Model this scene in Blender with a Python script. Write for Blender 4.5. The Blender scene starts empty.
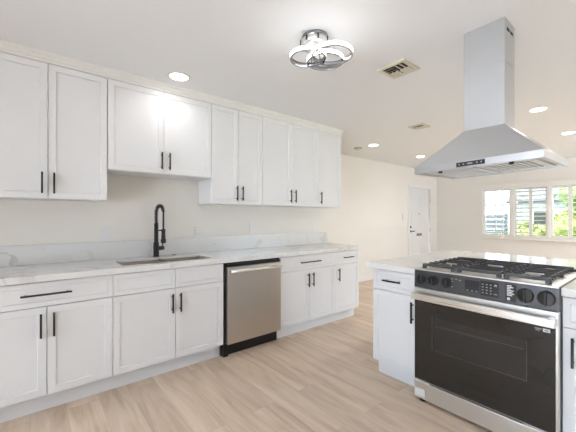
import bpy, bmesh, math, random
from mathutils import Vector, Matrix
random.seed(7)
PI = math.pi
SC = bpy.context.scene
COL = SC.collection

# ------------------------------------------------------------------ camera
FPX, HORIZON = 315.0, 217.3
CAM_Z = 1.223
cam_data = bpy.data.cameras.new('camera')
cam = bpy.data.objects.new('camera', cam_data)
COL.objects.link(cam)
cam.location = (0, 0, CAM_Z)
cam.rotation_euler = (PI / 2, 0, math.atan(385 / 315.0))
cam_data.sensor_width = 36.0
cam_data.lens = FPX / 576 * 36.0
cam_data.shift_y = (HORIZON - 216.0) / 576
cam_data.clip_start = 0.02
SC.camera = cam

# ------------------------------------------------------------------ world, sun, exposure
world = bpy.data.worlds.new('World')
SC.world = world
world.use_nodes = True
wn = world.node_tree.nodes
wl = world.node_tree.links
wn.clear()
w_out = wn.new('ShaderNodeOutputWorld')
w_bg = wn.new('ShaderNodeBackground')
w_tc = wn.new('ShaderNodeTexCoord')
w_sep = wn.new('ShaderNodeSeparateXYZ')
w_ramp = wn.new('ShaderNodeValToRGB')
w_ramp.color_ramp.elements[0].position = 0.0
w_ramp.color_ramp.elements[0].color = (0.74, 0.865, 1.0, 1)
w_ramp.color_ramp.elements[1].position = 0.8
w_ramp.color_ramp.elements[1].color = (0.56, 0.75, 1.0, 1)
wl.new(w_tc.outputs['Generated'], w_sep.inputs[0])
wl.new(w_sep.outputs['Z'], w_ramp.inputs[0])
wl.new(w_ramp.outputs[0], w_bg.inputs['Color'])
w_bg.inputs['Strength'].default_value = 2.4
wl.new(w_bg.outputs[0], w_out.inputs[0])

sun_d = bpy.data.lights.new('sun', 'SUN')
sun_d.energy = 12.0
sun_d.angle = math.radians(0.6)
sun_d.color = (1.0, 0.97, 0.95)
sun = bpy.data.objects.new('sun', sun_d)
COL.objects.link(sun)
sun.location = (-6, 6, 9)
sun.rotation_euler = Vector((0.5, 0.02, -0.87)).to_track_quat('-Z', 'Y').to_euler()

CAN_STRENGTH = 5.0
CAN_WATTS_NEAR, CAN_WATTS_FAR = 1.25, 2.7
RING_STRENGTH = 2.6
CAN_COLOR = (1.0, 0.965, 0.91)
RING_COLOR = (0.96, 0.98, 1.0)

vs = SC.view_settings
vs.view_transform = 'Standard'
vs.look = 'None'
vs.gamma = 1.0
vs.use_curve_mapping = False
vs.exposure = 1.66
SC.display_settings.display_device = 'sRGB'

# ------------------------------------------------------------------ dimensions
CEIL = 2.35
XWALL = -3.03          # kitchen wall plane
XHALL = -3.75          # wall beyond the kitchen run
YEND = 3.17            # where the kitchen wall steps back
YFAR = 7.90            # window wall
XRIGHT, YBACK = 3.0, -2.8
XF = -2.456            # base door fronts
XU = -2.73             # upper door fronts
CT0, CT1 = 0.831, 0.871
YI = 2.07              # island door fronts


# ------------------------------------------------------------------ materials
def nt(name):
    m = bpy.data.materials.new(name)
    m.use_nodes = True
    t = m.node_tree
    return m, t, t.nodes, t.links, t.nodes['Principled BSDF']


def paint(name, col, rough=0.5, bump=0.0, scale=200.0, metal=0.0, var=0.015, spec=0.5):
    m, t, n, l, p = nt(name)
    tc = n.new('ShaderNodeTexCoord')
    no = n.new('ShaderNodeTexNoise')
    no.inputs['Scale'].default_value = 3.0
    no.inputs['Detail'].default_value = 3.0
    l.new(tc.outputs['Object'], no.inputs['Vector'])
    r = n.new('ShaderNodeValToRGB')
    r.color_ramp.elements[0].color = tuple(max(0, c * (1 - var)) for c in col) + (1,)
    r.color_ramp.elements[1].color = tuple(min(1, c * (1 + var)) for c in col) + (1,)
    l.new(no.outputs['Fac'], r.inputs[0])
    l.new(r.outputs[0], p.inputs['Base Color'])
    p.inputs['Roughness'].default_value = rough
    p.inputs['Metallic'].default_value = metal
    p.inputs['Specular IOR Level'].default_value = spec
    if bump:
        n2 = n.new('ShaderNodeTexNoise')
        n2.inputs['Scale'].default_value = scale
        l.new(tc.outputs['Object'], n2.inputs['Vector'])
        b = n.new('ShaderNodeBump')
        b.inputs['Strength'].default_value = bump
        b.inputs['Distance'].default_value = 0.002
        l.new(n2.outputs['Fac'], b.inputs['Height'])
        l.new(b.outputs[0], p.inputs['Normal'])
    return m


def brushed(name, col, rough, axis_scale, bump=0.05):
    """brushed metal: fine streaks across one axis"""
    m, t, n, l, p = nt(name)
    tc = n.new('ShaderNodeTexCoord')
    mp = n.new('ShaderNodeMapping')
    mp.inputs['Scale'].default_value = axis_scale
    no = n.new('ShaderNodeTexNoise')
    no.inputs['Scale'].default_value = 1.0
    no.inputs['Detail'].default_value = 4.0
    l.new(tc.outputs['Object'], mp.inputs[0])
    l.new(mp.outputs[0], no.inputs['Vector'])
    r = n.new('ShaderNodeMapRange')
    r.inputs['To Min'].default_value = rough * 0.8
    r.inputs['To Max'].default_value = rough * 1.25
    l.new(no.outputs['Fac'], r.inputs[0])
    l.new(r.outputs[0], p.inputs['Roughness'])
    p.inputs['Base Color'].default_value = col + (1,)
    p.inputs['Metallic'].default_value = 1.0
    b = n.new('ShaderNodeBump')
    b.inputs['Strength'].default_value = bump
    b.inputs['Distance'].default_value = 0.0006
    l.new(no.outputs['Fac'], b.inputs['Height'])
    l.new(b.outputs[0], p.inputs['Normal'])
    return m


def quartz(name):
    m, t, n, l, p = nt(name)
    tc = n.new('ShaderNodeTexCoord')
    mp = n.new('ShaderNodeMapping')
    mp.inputs['Rotation'].default_value = (0.5, 0.3, 0.7)
    l.new(tc.outputs['Object'], mp.inputs[0])
    warp = n.new('ShaderNodeTexNoise')
    warp.inputs['Scale'].default_value = 1.7
    warp.inputs['Detail'].default_value = 5.0
    l.new(mp.outputs[0], warp.inputs['Vector'])
    no = n.new('ShaderNodeTexNoise')
    no.inputs['Scale'].default_value = 1.3
    no.inputs['Detail'].default_value = 6.0
    no.inputs['Distortion'].default_value = 1.6
    l.new(mp.outputs[0], no.inputs['Vector'])
    r = n.new('ShaderNodeValToRGB')
    e = r.color_ramp.elements
    e[0].position, e[0].color = 0.485, (0, 0, 0, 1)
    e[1].position, e[1].color = 0.515, (0, 0, 0, 1)
    k = e.new(0.5)
    k.color = (1, 1, 1, 1)
    l.new(no.outputs['Fac'], r.inputs[0])
    r2 = n.new('ShaderNodeValToRGB')
    r2.color_ramp.elements[0].position, r2.color_ramp.elements[0].color = 0.38, (0, 0, 0, 1)
    r2.color_ramp.elements[1].position, r2.color_ramp.elements[1].color = 0.62, (0.75, 0.75, 0.75, 1)
    l.new(warp.outputs['Fac'], r2.inputs[0])
    mu = n.new('ShaderNodeMath')
    mu.operation = 'MULTIPLY'
    l.new(r.outputs[0], mu.inputs[0])
    l.new(r2.outputs[0], mu.inputs[1])
    mx = n.new('ShaderNodeMix')
    mx.data_type = 'RGBA'
    mx.inputs['A'].default_value = (0.79, 0.785, 0.775, 1)
    mx.inputs['B'].default_value = (0.50, 0.47, 0.43, 1)
    l.new(mu.outputs[0], mx.inputs['Factor'])
    l.new(mx.outputs['Result'], p.inputs['Base Color'])
    p.inputs['Roughness'].default_value = 0.1
    return m


def oak_floor(name):
    """light oak vinyl planks running along world X"""
    m, t, n, l, p = nt(name)
    tc = n.new('ShaderNodeTexCoord')
    br = n.new('ShaderNodeTexBrick')
    br.offset = 0.37
    br.inputs['Scale'].default_value = 1.0
    br.inputs['Mortar Size'].default_value = 0.0009
    br.inputs['Mortar Smooth'].default_value = 0.1
    br.inputs['Brick Width'].default_value = 1.22
    br.inputs['Row Height'].default_value = 0.18
    br.inputs['Color1'].default_value = (0, 0, 0, 1)
    br.inputs['Color2'].default_value = (1, 1, 1, 1)
    br.inputs['Mortar'].default_value = (0.5, 0.5, 0.5, 1)
    l.new(tc.outputs['Object'], br.inputs['Vector'])
    # every plank gets its own offset of the grain
    off = n.new('ShaderNodeVectorMath')
    off.operation = 'SCALE'
    off.inputs['Scale'].default_value = 13.7
    l.new(br.outputs['Color'], off.inputs[0])
    add = n.new('ShaderNodeVectorMath')
    add.operation = 'ADD'
    l.new(tc.outputs['Object'], add.inputs[0])
    l.new(off.outputs[0], add.inputs[1])
    mp = n.new('ShaderNodeMapping')
    mp.inputs['Scale'].default_value = (0.8, 7.0, 1.0)
    l.new(add.outputs[0], mp.inputs[0])
    n1 = n.new('ShaderNodeTexNoise')
    n1.inputs['Scale'].default_value = 1.3
    n1.inputs['Detail'].default_value = 7.0
    n1.inputs['Roughness'].default_value = 0.6
    n1.inputs['Distortion'].default_value = 0.9
    l.new(mp.outputs[0], n1.inputs['Vector'])
    ramp = n.new('ShaderNodeValToRGB')
    e = ramp.color_ramp.elements
    e[0].position, e[0].color = 0.32, (0.54, 0.41, 0.295, 1)
    e[1].position, e[1].color = 0.68, (0.79, 0.655, 0.525, 1)
    k = e.new(0.48)
    k.color = (0.69, 0.545, 0.42, 1)
    l.new(n1.outputs['Fac'], ramp.inputs[0])
    mp2 = n.new('ShaderNodeMapping')
    mp2.inputs['Scale'].default_value = (5.0, 90.0, 1.0)
    l.new(add.outputs[0], mp2.inputs[0])
    n2 = n.new('ShaderNodeTexNoise')
    n2.inputs['Scale'].default_value = 1.0
    n2.inputs['Detail'].default_value = 3.0
    l.new(mp2.outputs[0], n2.inputs['Vector'])
    fr = n.new('ShaderNodeMapRange')
    fr.inputs['To Min'].default_value = 0.93
    fr.inputs['To Max'].default_value = 1.06
    l.new(n2.outputs['Fac'], fr.inputs[0])
    pl = n.new('ShaderNodeMapRange')
    pl.inputs['To Min'].default_value = 0.93
    pl.inputs['To Max'].default_value = 1.06
    l.new(br.outputs['Color'], pl.inputs[0])
    mm = n.new('ShaderNodeMath')
    mm.operation = 'MULTIPLY'
    l.new(fr.outputs[0], mm.inputs[0])
    l.new(pl.outputs[0], mm.inputs[1])
    sc = n.new('ShaderNodeVectorMath')
    sc.operation = 'SCALE'
    l.new(ramp.outputs[0], sc.inputs[0])
    l.new(mm.outputs[0], sc.inputs['Scale'])
    mx = n.new('ShaderNodeMix')
    mx.data_type = 'RGBA'
    mx.inputs['B'].default_value = (0.50, 0.40, 0.30, 1)
    l.new(br.outputs['Fac'], mx.inputs['Factor'])
    l.new(sc.outputs[0], mx.inputs['A'])
    l.new(mx.outputs['Result'], p.inputs['Base Color'])
    p.inputs['Roughness'].default_value = 0.42
    p.inputs['Specular IOR Level'].default_value = 0.4
    b = n.new('ShaderNodeBump')
    b.inputs['Strength'].default_value = 0.08
    b.inputs['Distance'].default_value = 0.001
    l.new(n2.outputs['Fac'], b.inputs['Height'])
    l.new(b.outputs[0], p.inputs['Normal'])
    return m


def emit(name, col, strength):
    m = bpy.data.materials.new(name)
    m.use_nodes = True
    n = m.node_tree.nodes
    n.clear()
    o = n.new('ShaderNodeOutputMaterial')
    e = n.new('ShaderNodeEmission')
    e.inputs[0].default_value = col + (1,)
    e.inputs[1].default_value = strength
    m.node_tree.links.new(e.outputs[0], o.inputs[0])
    return m


def pane_glass(name):
    m = bpy.data.materials.new(name)
    m.use_nodes = True
    n = m.node_tree.nodes
    n.clear()
    o = n.new('ShaderNodeOutputMaterial')
    tr = n.new('ShaderNodeBsdfTransparent')
    tr.inputs[0].default_value = (0.97, 0.97, 0.97, 1)
    gl = n.new('ShaderNodeBsdfGlossy')
    gl.inputs['Roughness'].default_value = 0.02
    fr = n.new('ShaderNodeFresnel')
    fr.inputs[0].default_value = 1.45
    mx = n.new('ShaderNodeMixShader')
    l = m.node_tree.links
    l.new(fr.outputs[0], mx.inputs[0])
    l.new(tr.outputs[0], mx.inputs[1])
    l.new(gl.outputs[0], mx.inputs[2])
    l.new(mx.outputs[0], o.inputs[0])
    return m


def leafy(name, dark, light):
    m, t, n, l, p = nt(name)
    tc = n.new('ShaderNodeTexCoord')
    no = n.new('ShaderNodeTexNoise')
    no.inputs['Scale'].default_value = 9.0
    no.inputs['Detail'].default_value = 4.0
    l.new(tc.outputs['Object'], no.inputs['Vector'])
    r = n.new('ShaderNodeValToRGB')
    r.color_ramp.elements[0].position, r.color_ramp.elements[0].color = 0.35, dark + (1,)
    r.color_ramp.elements[1].position, r.color_ramp.elements[1].color = 0.65, light + (1,)
    l.new(no.outputs['Fac'], r.inputs[0])
    l.new(r.outputs[0], p.inputs['Base Color'])
    p.inputs['Roughness'].default_value = 0.8
    return m


M = {}
M['cab'] = paint('white_cabinet_lacquer', (0.80, 0.80, 0.81), 0.38, var=0.004)
M['wall'] = paint('cream_wall_paint', (0.82, 0.79, 0.74), 0.7, bump=0.12, scale=260, var=0.006)
M['ceil'] = paint('white_ceiling_paint', (0.845, 0.85, 0.856), 0.8, bump=0.15, scale=180, var=0.006)
M['trim'] = paint('white_trim_paint', (0.82, 0.81, 0.78), 0.4, var=0.004)
M['crown'] = paint('cream_crown_paint', (0.80, 0.795, 0.765), 0.5, var=0.004)
M['door'] = paint('white_door_paint', (0.80, 0.80, 0.80), 0.4, var=0.004)
M['black'] = paint('matte_black_metal', (0.012, 0.012, 0.013), 0.42, var=0.1)
M['iron'] = paint('cast_iron', (0.055, 0.057, 0.064), 0.4, bump=0.2, scale=400, var=0.1)
M['plastic'] = paint('black_plastic', (0.01, 0.01, 0.011), 0.35, var=0.1)
M['knob'] = paint('black_knob', (0.016, 0.016, 0.018), 0.28, var=0.1)
M['panel'] = paint('graphite_steel', (0.078, 0.080, 0.086), 0.36, metal=0.6, var=0.05)
M['display'] = paint('dark_display', (0.035, 0.037, 0.042), 0.12, var=0.05)
M['mark'] = paint('printed_white', (0.72, 0.73, 0.75), 0.5, var=0.01)
M['markgrey'] = paint('printed_grey', (0.32, 0.33, 0.34), 0.5, var=0.01)
M['steel'] = brushed('brushed_steel', (0.72, 0.715, 0.70), 0.36, (3, 3, 300), 0.008)
M['steel_h'] = brushed('polished_steel', (0.82, 0.815, 0.80), 0.28, (2, 200, 200), 0.008)
M['hood'] = brushed('hood_steel', (0.60, 0.615, 0.635), 0.37, (160, 160, 3), 0.02)
M['dw'] = brushed('dishwasher_steel', (0.60, 0.565, 0.525), 0.34, (300, 300, 3), 0.01)
M['sink'] = brushed('sink_steel', (0.38, 0.355, 0.32), 0.3, (100, 100, 100))
M['filter'] = paint('filter_steel', (0.80, 0.83, 0.86), 0.4, metal=0.9, var=0.05)
M['mesh'] = paint('filter_mesh_steel', (0.05, 0.055, 0.06), 0.5, metal=0.8, var=0.1)
M['plate_glint'] = paint('pale_plate_glint', (0.74, 0.73, 0.71), 0.35, var=0.01)  # pale plate and painted reflections on the range drawer
M['dark'] = paint('dark_cavity', (0.02, 0.02, 0.02), 0.7, var=0.1)
M['chrome'] = paint('dark_chrome', (0.42, 0.42, 0.45), 0.16, metal=1.0, var=0.03)
M['glassblack'] = paint('black_oven_glass', (0.018, 0.017, 0.016), 0.06, var=0.1, spec=0.6)
M['glasswin'] = paint('oven_window_glass', (0.030, 0.029, 0.028), 0.09, var=0.1)
M['rack'] = paint('oven_rack', (0.085, 0.085, 0.082), 0.3, metal=0.3, var=0.05)
M['quartz'] = quartz('white_quartz')
M['floor'] = oak_floor('oak_planks')
M['can'] = emit('lamp_lens', CAN_COLOR, CAN_STRENGTH)
M['ring'] = emit('ring_diffuser', RING_COLOR, RING_STRENGTH)
M['glass'] = pane_glass('window_glass')
M['vent'] = paint('cream_vent_paint', (0.66, 0.62, 0.51), 0.45, var=0.02)
M['outlet'] = paint('white_outlet_plastic', (0.80, 0.79, 0.775), 0.3, var=0.004)
M['brass'] = paint('aged_brass', (0.30, 0.20, 0.12), 0.35, metal=0.9, var=0.1)
M['nickel'] = paint('satin_nickel', (0.6, 0.58, 0.55), 0.3, metal=1.0, var=0.02)
M['lawn'] = leafy('lawn_grass', (0.10, 0.15, 0.03), (0.17, 0.22, 0.05))
M['leaf'] = leafy('hedge_leaves', (0.09, 0.14, 0.02), (0.27, 0.28, 0.06))
M['leafdark'] = leafy('tree_leaves', (0.04, 0.07, 0.02), (0.12, 0.18, 0.05))
M['bark'] = paint('tree_bark', (0.16, 0.12, 0.09), 0.9, bump=0.5, scale=30, var=0.2)
M['siding'] = paint('blue_grey_siding', (0.24, 0.27, 0.30), 0.7, var=0.02)
M['roof'] = paint('grey_shingles', (0.04, 0.045, 0.055), 0.85, bump=0.4, scale=60, var=0.2)
M['concrete'] = paint('pale_concrete', (0.72, 0.71, 0.69), 0.85, bump=0.2, scale=40, var=0.05)
M['wood'] = paint('grey_fence_wood', (0.10, 0.105, 0.12), 0.8, bump=0.2, scale=50, var=0.1)


# ------------------------------------------------------------------ mesh helpers
class MB:
    """collects shapes in one bmesh; build() links them as ONE mesh object"""

    def __init__(self):
        self.bm = bmesh.new()
        self.mats = []

    def mi(self, mat):
        if mat is None:
            return 0
        if mat not in self.mats:
            self.mats.append(mat)
        return self.mats.index(mat)

    def _finish(self, faces, mat, smooth=False):
        i = self.mi(mat)
        for f in faces:
            f.material_index = i
            f.smooth = smooth

    def box(self, x0, x1, y0, y1, z0, z1, mat=None, bevel=0.0, M4=None):
        r = bmesh.ops.create_cube(self.bm, size=1.0)
        vs_ = r['verts']
        sx, sy, sz = x1 - x0, y1 - y0, z1 - z0
        for v in vs_:
            v.co = Vector((x0 + (v.co.x + .5) * sx, y0 + (v.co.y + .5) * sy, z0 + (v.co.z + .5) * sz))
        faces = list({f for v in vs_ for f in v.link_faces})
        if bevel:
            edges = list({e for v in vs_ for e in v.link_edges})
            rb = bmesh.ops.bevel(self.bm, geom=edges, offset=bevel, segments=2, profile=0.5, affect='EDGES')
            faces = list(set(rb['faces']) | {f for f in faces if f.is_valid})
            vs_ = list({v for f in faces for v in f.verts})
        if M4 is not None:
            for v in vs_:
                v.co = M4 @ v.co
        self._finish(faces, mat)
        return faces

    def shaker(self, x0, x1, y0, y1, z0, z1, fr=0.055, deep=0.008, mat=None):
        """slab whose front (-Y) face is a frame around a sunk panel"""
        r = bmesh.ops.create_cube(self.bm, size=1.0)
        vs_ = r['verts']
        for v in vs_:
            v.co = Vector((x0 + (v.co.x + .5) * (x1 - x0), y0 + (v.co.y + .5) * (y1 - y0), z0 + (v.co.z + .5) * (z1 - z0)))
        faces = list({f for v in vs_ for f in v.link_faces})
        front = min(faces, key=lambda f: f.calc_center_median().y)
        # eased outer edge
        ri = bmesh.ops.inset_region(self.bm, faces=[front], thickness=0.0015, depth=0.0015)
        faces += ri['faces']
        ri = bmesh.ops.inset_region(self.bm, faces=[front], thickness=fr - 0.0015, depth=0)
        faces += ri['faces']
        ri = bmesh.ops.inset_region(self.bm, faces=[front], thickness=0.004, depth=-deep)
        faces += ri['faces']
        self._finish([f for f in faces if f.is_valid], mat)

    def tube(self, pts, r, seg=12, mat=None, cap=True, closed=False):
        pts = [Vector(p) for p in pts]
        n = len(pts)
        rad = r if isinstance(r, (list, tuple)) else [r] * n
        rings = []
        t0 = (pts[1] - pts[0]).normalized()
        up = Vector((0, 0, 1)) if abs(t0.z) < 0.9 else Vector((1, 0, 0))
        a = t0.cross(up).normalized()
        for i, p in enumerate(pts):
            if closed:
                t = (pts[(i + 1) % n] - pts[i - 1]).normalized()
            elif i == 0:
                t = t0
            elif i == n - 1:
                t = (pts[-1] - pts[-2]).normalized()
            else:
                t = (pts[i + 1] - pts[i - 1]).normalized()
            a = (a - t * a.dot(t)).normalized()
            b = t.cross(a)
            rings.append([self.bm.verts.new(p + (a * math.cos(k * 2 * PI / seg) + b * math.sin(k * 2 * PI / seg)) * rad[i]) for k in range(seg)])
        fs = []
        for i in range(n if closed else n - 1):
            A, B = rings[i], rings[(i + 1) % n]
            for k in range(seg):
                fs.append(self.bm.faces.new((A[k], A[(k + 1) % seg], B[(k + 1) % seg], B[k])))
        caps = []
        if cap and not closed:
            caps.append(self.bm.faces.new(list(reversed(rings[0]))))
            caps.append(self.bm.faces.new(rings[-1]))
        self._finish(fs, mat, True)
        self._finish(caps, mat, False)

    def lathe(self, prof, centre=(0, 0, 0), axis='Z', seg=32, mat=None, smooth=True):
        """prof: (radius, height) pairs, turned round an axis through centre"""
        c = Vector(centre)
        rings = []
        for r, h in prof:
            ring = []
            for k in range(seg):
                a = 2 * PI * k / seg
                u, v = r * math.cos(a), r * math.sin(a)
                if axis == 'Z':
                    q = Vector((u, v, h))
                elif axis == 'Y':
                    q = Vector((u, h, -v))
                else:
                    q = Vector((h, u, v))
                ring.append(self.bm.verts.new(c + q))
            rings.append(ring)
        fs = []
        for A, B in zip(rings, rings[1:]):
            for k in range(seg):
                fs.append(self.bm.faces.new((A[k], A[(k + 1) % seg], B[(k + 1) % seg], B[k])))
        self._finish(fs, mat, smooth)
        caps = []
        if prof[0] == prof[-1]:
            return
        if prof[0][0] > 1e-5:
            caps.append(self.bm.faces.new(list(reversed(rings[0]))))
        if prof[-1][0] > 1e-5:
            caps.append(self.bm.faces.new(rings[-1]))
        self._finish(caps, mat, False)

    def poly(self, verts, faces, mat=None, smooth=False):
        vv = [self.bm.verts.new(v) for v in verts]
        fs = [self.bm.faces.new([vv[i] for i in f]) for f in faces]
        self._finish(fs, mat, smooth)

    def prism(self, outline, axis, a0, a1, mat=None):
        """2D outline extruded along an axis. axis 'Y': outline = (x,z); 'X': (y,z); 'Z': (x,y)"""
        def mk(p, a):
            return {'Y': (p[0], a, p[1]), 'X': (a, p[0], p[1]), 'Z': (p[0], p[1], a)}[axis]
        n = len(outline)
        v = [mk(p, a0) for p in outline] + [mk(p, a1) for p in outline]
        f = [list(range(n))[::-1], list(range(n, 2 * n))] + [[i, (i + 1) % n, n + (i + 1) % n, n + i] for i in range(n)]
        self.poly(v, f, mat)

    def slab(self, xs, ys, z0, z1, holes, mat=None, plane='Z'):
        """grid slab with rectangular holes (cell index pairs), no inner seams. plane: normal axis"""
        def mk(a, b, c):
            return {'Z': (a, b, c), 'Y': (a, c, b), 'X': (c, a, b)}[plane]
        bot = {}
        top = {}
        for i, a in enumerate(xs):
            for j, b in enumerate(ys):
                bot[i, j] = self.bm.verts.new(mk(a, b, z0))
                top[i, j] = self.bm.verts.new(mk(a, b, z1))
        fs = []
        cells = {(i, j) for i in range(len(xs) - 1) for j in range(len(ys) - 1)} - set(holes)
        for i, j in cells:
            c = [(i, j), (i + 1, j), (i + 1, j + 1), (i, j + 1)]
            fs.append(self.bm.faces.new([top[k] for k in c]))
            fs.append(self.bm.faces.new([bot[k] for k in reversed(c)]))
            for d, (p, q) in (((0, -1), (c[0], c[1])), ((1, 0), (c[1], c[2])), ((0, 1), (c[2], c[3])), ((-1, 0), (c[3], c[0]))):
                if (i + d[0], j + d[1]) not in cells:
                    fs.append(self.bm.faces.new([bot[p], bot[q], top[q], top[p]]))
        loose = [v for v in list(bot.values()) + list(top.values()) if not v.link_faces]
        for v in loose:
            self.bm.verts.remove(v)
        self._finish(fs, mat)

    def build(self, name, mat=None, parent=None, loc=None):
        bmesh.ops.recalc_face_normals(self.bm, faces=self.bm.faces[:])
        me = bpy.data.meshes.new(name)
        self.bm.to_mesh(me)
        self.bm.free()
        for mm in (self.mats or [mat]):
            me.materials.append(mm)
        o = bpy.data.objects.new(name, me)
        COL.objects.link(o)
        if loc:
            o.location = loc
        if parent:
            o.parent = parent
        return o


def thing(name, label, cat, loc=(0, 0, 0), rotz=0.0, group=None):
    o = bpy.data.objects.new(name, None)
    o.empty_display_size = 0.1
    COL.objects.link(o)
    o.location = loc
    o.rotation_euler = (0, 0, rotz)
    tag(o, label, cat, group)
    return o


def tag(o, label, cat, group=None):
    o['label'] = label
    o['category'] = cat
    if group:
        o['group'] = group
    return o


def struct(o):
    o['kind'] = 'structure'
    return o


def copy_thing(root, loc, label, group=None):
    r = root.copy()
    COL.objects.link(r)
    r.location = loc
    r['label'] = label
    if group:
        r['group'] = group
    for ch in [o for o in COL.objects if o.parent == root]:
        c = ch.copy()
        COL.objects.link(c)
        c.parent = r
        for g in [o for o in COL.objects if o.parent == ch]:
            d = g.copy()
            COL.objects.link(d)
            d.parent = c
    return r


# ------------------------------------------------------------------ room shell
b = MB(); b.box(-4.4, XRIGHT + .15, YBACK - .15, YFAR + .15, -0.06, 0.0)
struct(b.build('floor', M['floor']))
b = MB(); b.box(-4.4, XRIGHT + .15, YBACK - .15, YFAR + .15, CEIL, CEIL + 0.12)
struct(b.build('ceiling', M['ceil']))
b = MB(); b.box(-4.4, XWALL, YBACK - .15, YEND, 0, CEIL)
struct(b.build('wall_left', M['wall']))
DX0, DX1, DZ = 6.60, 7.53, 1.90      # entry door opening along Y
b = MB(); b.slab([YEND, DX0, DX1, YFAR + .15], [0, DZ, CEIL], XHALL - .15, XHALL, [(1, 0)], plane='X')
struct(b.build('wall_hall', M['wall']))
# window wall with three openings
WX = [(-2.720, -2.185), (-2.120, -1.570), (-1.525, -0.925)]
WZ0, WZ1 = 0.826, 1.838
b = MB()
b.slab([XHALL - .15, WX[0][0], WX[0][1], WX[1][0], WX[1][1], WX[2][0], WX[2][1], XRIGHT + .15], [0, WZ0, WZ1, CEIL], YFAR, YFAR + .15,
       [(1, 1), (3, 1), (5, 1)], plane='Y')
struct(b.build('wall_far', M['wall']))
# right and back walls, each with an unseen opening added to let daylight in
b = MB(); b.slab([YBACK - .15, 4.6, 7.2, YFAR + .15], [0, 2.05, CEIL], XRIGHT, XRIGHT + .15, [(1, 0)], plane='X')
struct(b.build('wall_right', M['wall']))
b = MB(); b.slab([-4.4, -1.5, 1.9, XRIGHT + .15], [0, 2.1, CEIL], YBACK - .15, YBACK, [(1, 0)], plane='Y')
struct(b.build('wall_back', M['wall']))
# baseboards
b = MB(); b.box(XHALL, XHALL + .014, YEND, DX0 - .075, 0, 0.14, bevel=0.003); struct(b.build('baseboard_hall', M['trim']))
b = MB(); b.box(XHALL + .02, XRIGHT, YFAR - .014, YFAR, 0, 0.14, bevel=0.003); struct(b.build('baseboard_far', M['trim']))
b = MB(); b.box(XRIGHT - .014, XRIGHT, YBACK, 4.58, 0, 0.14, bevel=0.003); struct(b.build('baseboard_right', M['trim']))
# crown moulding above the upper cabinets
b = MB()
prof = [(XU - .02, 2.287), (XU + .004, 2.287), (XU + .006, 2.302), (XU + .012, 2.306), (XU + .016, 2.322), (XU + .030, 2.336), (XU + .033, CEIL), (XU - .02, CEIL)]
b.prism(prof, 'Y', -0.30, 3.135)
struct(b.build('trim_1', M['crown']))

# entry door (structure): slab with raised panels, casing, hardware
d = struct(thing('door_1', 'white panelled entry door in the far left wall', 'door', (XHALL - .03, (DX0 + DX1) / 2, 0)))
del d['category']
W = DX1 - DX0
b = MB()
b.box(-.045, 0, -W / 2 + .006, W / 2 - .006, 0.008, DZ - .006, bevel=.002)
for y0, y1 in ((-W / 2 + .13, -.05), (.05, W / 2 - .13)):
    for z0, z1 in ((.16, .68), (.80, 1.38), (1.48, 1.76)):
        b.box(0, .008, y0, y1, z0, z1, bevel=.003)
b.build('door_slab', M['door'], d)
b = MB()
b.box(.03, .046, -W / 2 - .07, -W / 2 - .002, 0, DZ + .07, bevel=.003)
b.box(.03, .046, W / 2 + .002, W / 2 + .07, 0, DZ + .07, bevel=.003)
b.box(.03, .046, -W / 2 - .002, W / 2 + .002, DZ + .002, DZ + .07, bevel=.003)
b.build('door_casing', M['trim'], d)
b = MB(); b.lathe([(.030, .0), (.030, .012), (.018, .016), (.018, .03)], (.003, -W / 2 + .065, 1.0), 'X', 20); b.build('deadbolt', M['black'], d)
b = MB(); b.lathe([(.028, 0), (.028, .012), (.012, .016), (.012, .05)], (.003, -W / 2 + .065, .905), 'X', 20)
b.box(.045, .06, -W / 2 + .055, -W / 2 + .18, .893, .917, bevel=.004); b.build('lever_handle', M['black'], d)
b = MB(); b.lathe([(.014, 0), (.014, .008), (.009, .01)], (.003, 0, 1.30), 'X', 16); b.build('peephole', M['dark'], d)
b = MB(); b.box(.0, .016, -.115, .115, .79, .85, bevel=.004); b.box(.014, .02, -.09, .09, .803, .837, bevel=.002); b.build('mail_slot', M['brass'], d)
for z in (.25, .92, 1.62):
    b = MB(); b.tube([(.036, W / 2 - .002, z - .05), (.036, W / 2 - .002, z + .05)], .009, 10); b.build('hinge', M['nickel'], d)

# windows in the far wall: casing, sill, sash, muntins, pane
def window_unit(nm, x0, x1, muntins, bars):
    o = struct(thing(nm, 'window in the far wall', 'window', ((x0 + x1) / 2, YFAR + .10, WZ0)))
    del o['category']; del o['label']
    w, h = x1 - x0, WZ1 - WZ0
    b = MB()
    b.box(-w / 2, w / 2, -.02, .02, 0, .03); b.box(-w / 2, w / 2, -.02, .02, h - .03, h)
    b.box(-w / 2, -w / 2 + .03, -.02, .02, .03, h - .03); b.box(w / 2 - .03, w / 2, -.02, .02, .03, h - .03)
    for q in bars:
        b.box(q - .018, q + .018, -.02, .02, .03, h - .03)
    for q in muntins[0]:
        b.box(q - .008, q + .008, -.012, .012, .03, h - .03)
    for q in muntins[1]:
        b.box(-w / 2 + .03, w / 2 - .03, -.011, .011, q - .008, q + .008)
    b.build('sash', M['trim'], o)
    b = MB(); b.box(-w / 2 + .02, w / 2 - .02, -.003, .003, .02, h - .02); b.build('pane', M['glass'], o)

window_unit('window_1', *WX[0], ([-.04, .09], [.33, .66]), [])
window_unit('window_2', *WX[1], ([], []), [])
window_unit('window_3', *WX[2], ([], []), [])
b = MB()
b.slab([-2.79, WX[0][0], WX[0][1], WX[1][0], WX[1][1], WX[2][0], WX[2][1], -.86], [.775, WZ0, WZ1, 1.935], YFAR - .03, YFAR - .0005,
       [(1, 1), (3, 1), (5, 1)], plane='Y')
b.box(-2.81, -.838, YFAR - .05, YFAR - .0005, 1.935, 1.957, bevel=.004)
b.box(-2.81, -.838, YFAR - .055, YFAR - .0005, .752, .775, bevel=.004)
struct(b.build('trim_2', M['wall']))
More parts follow.
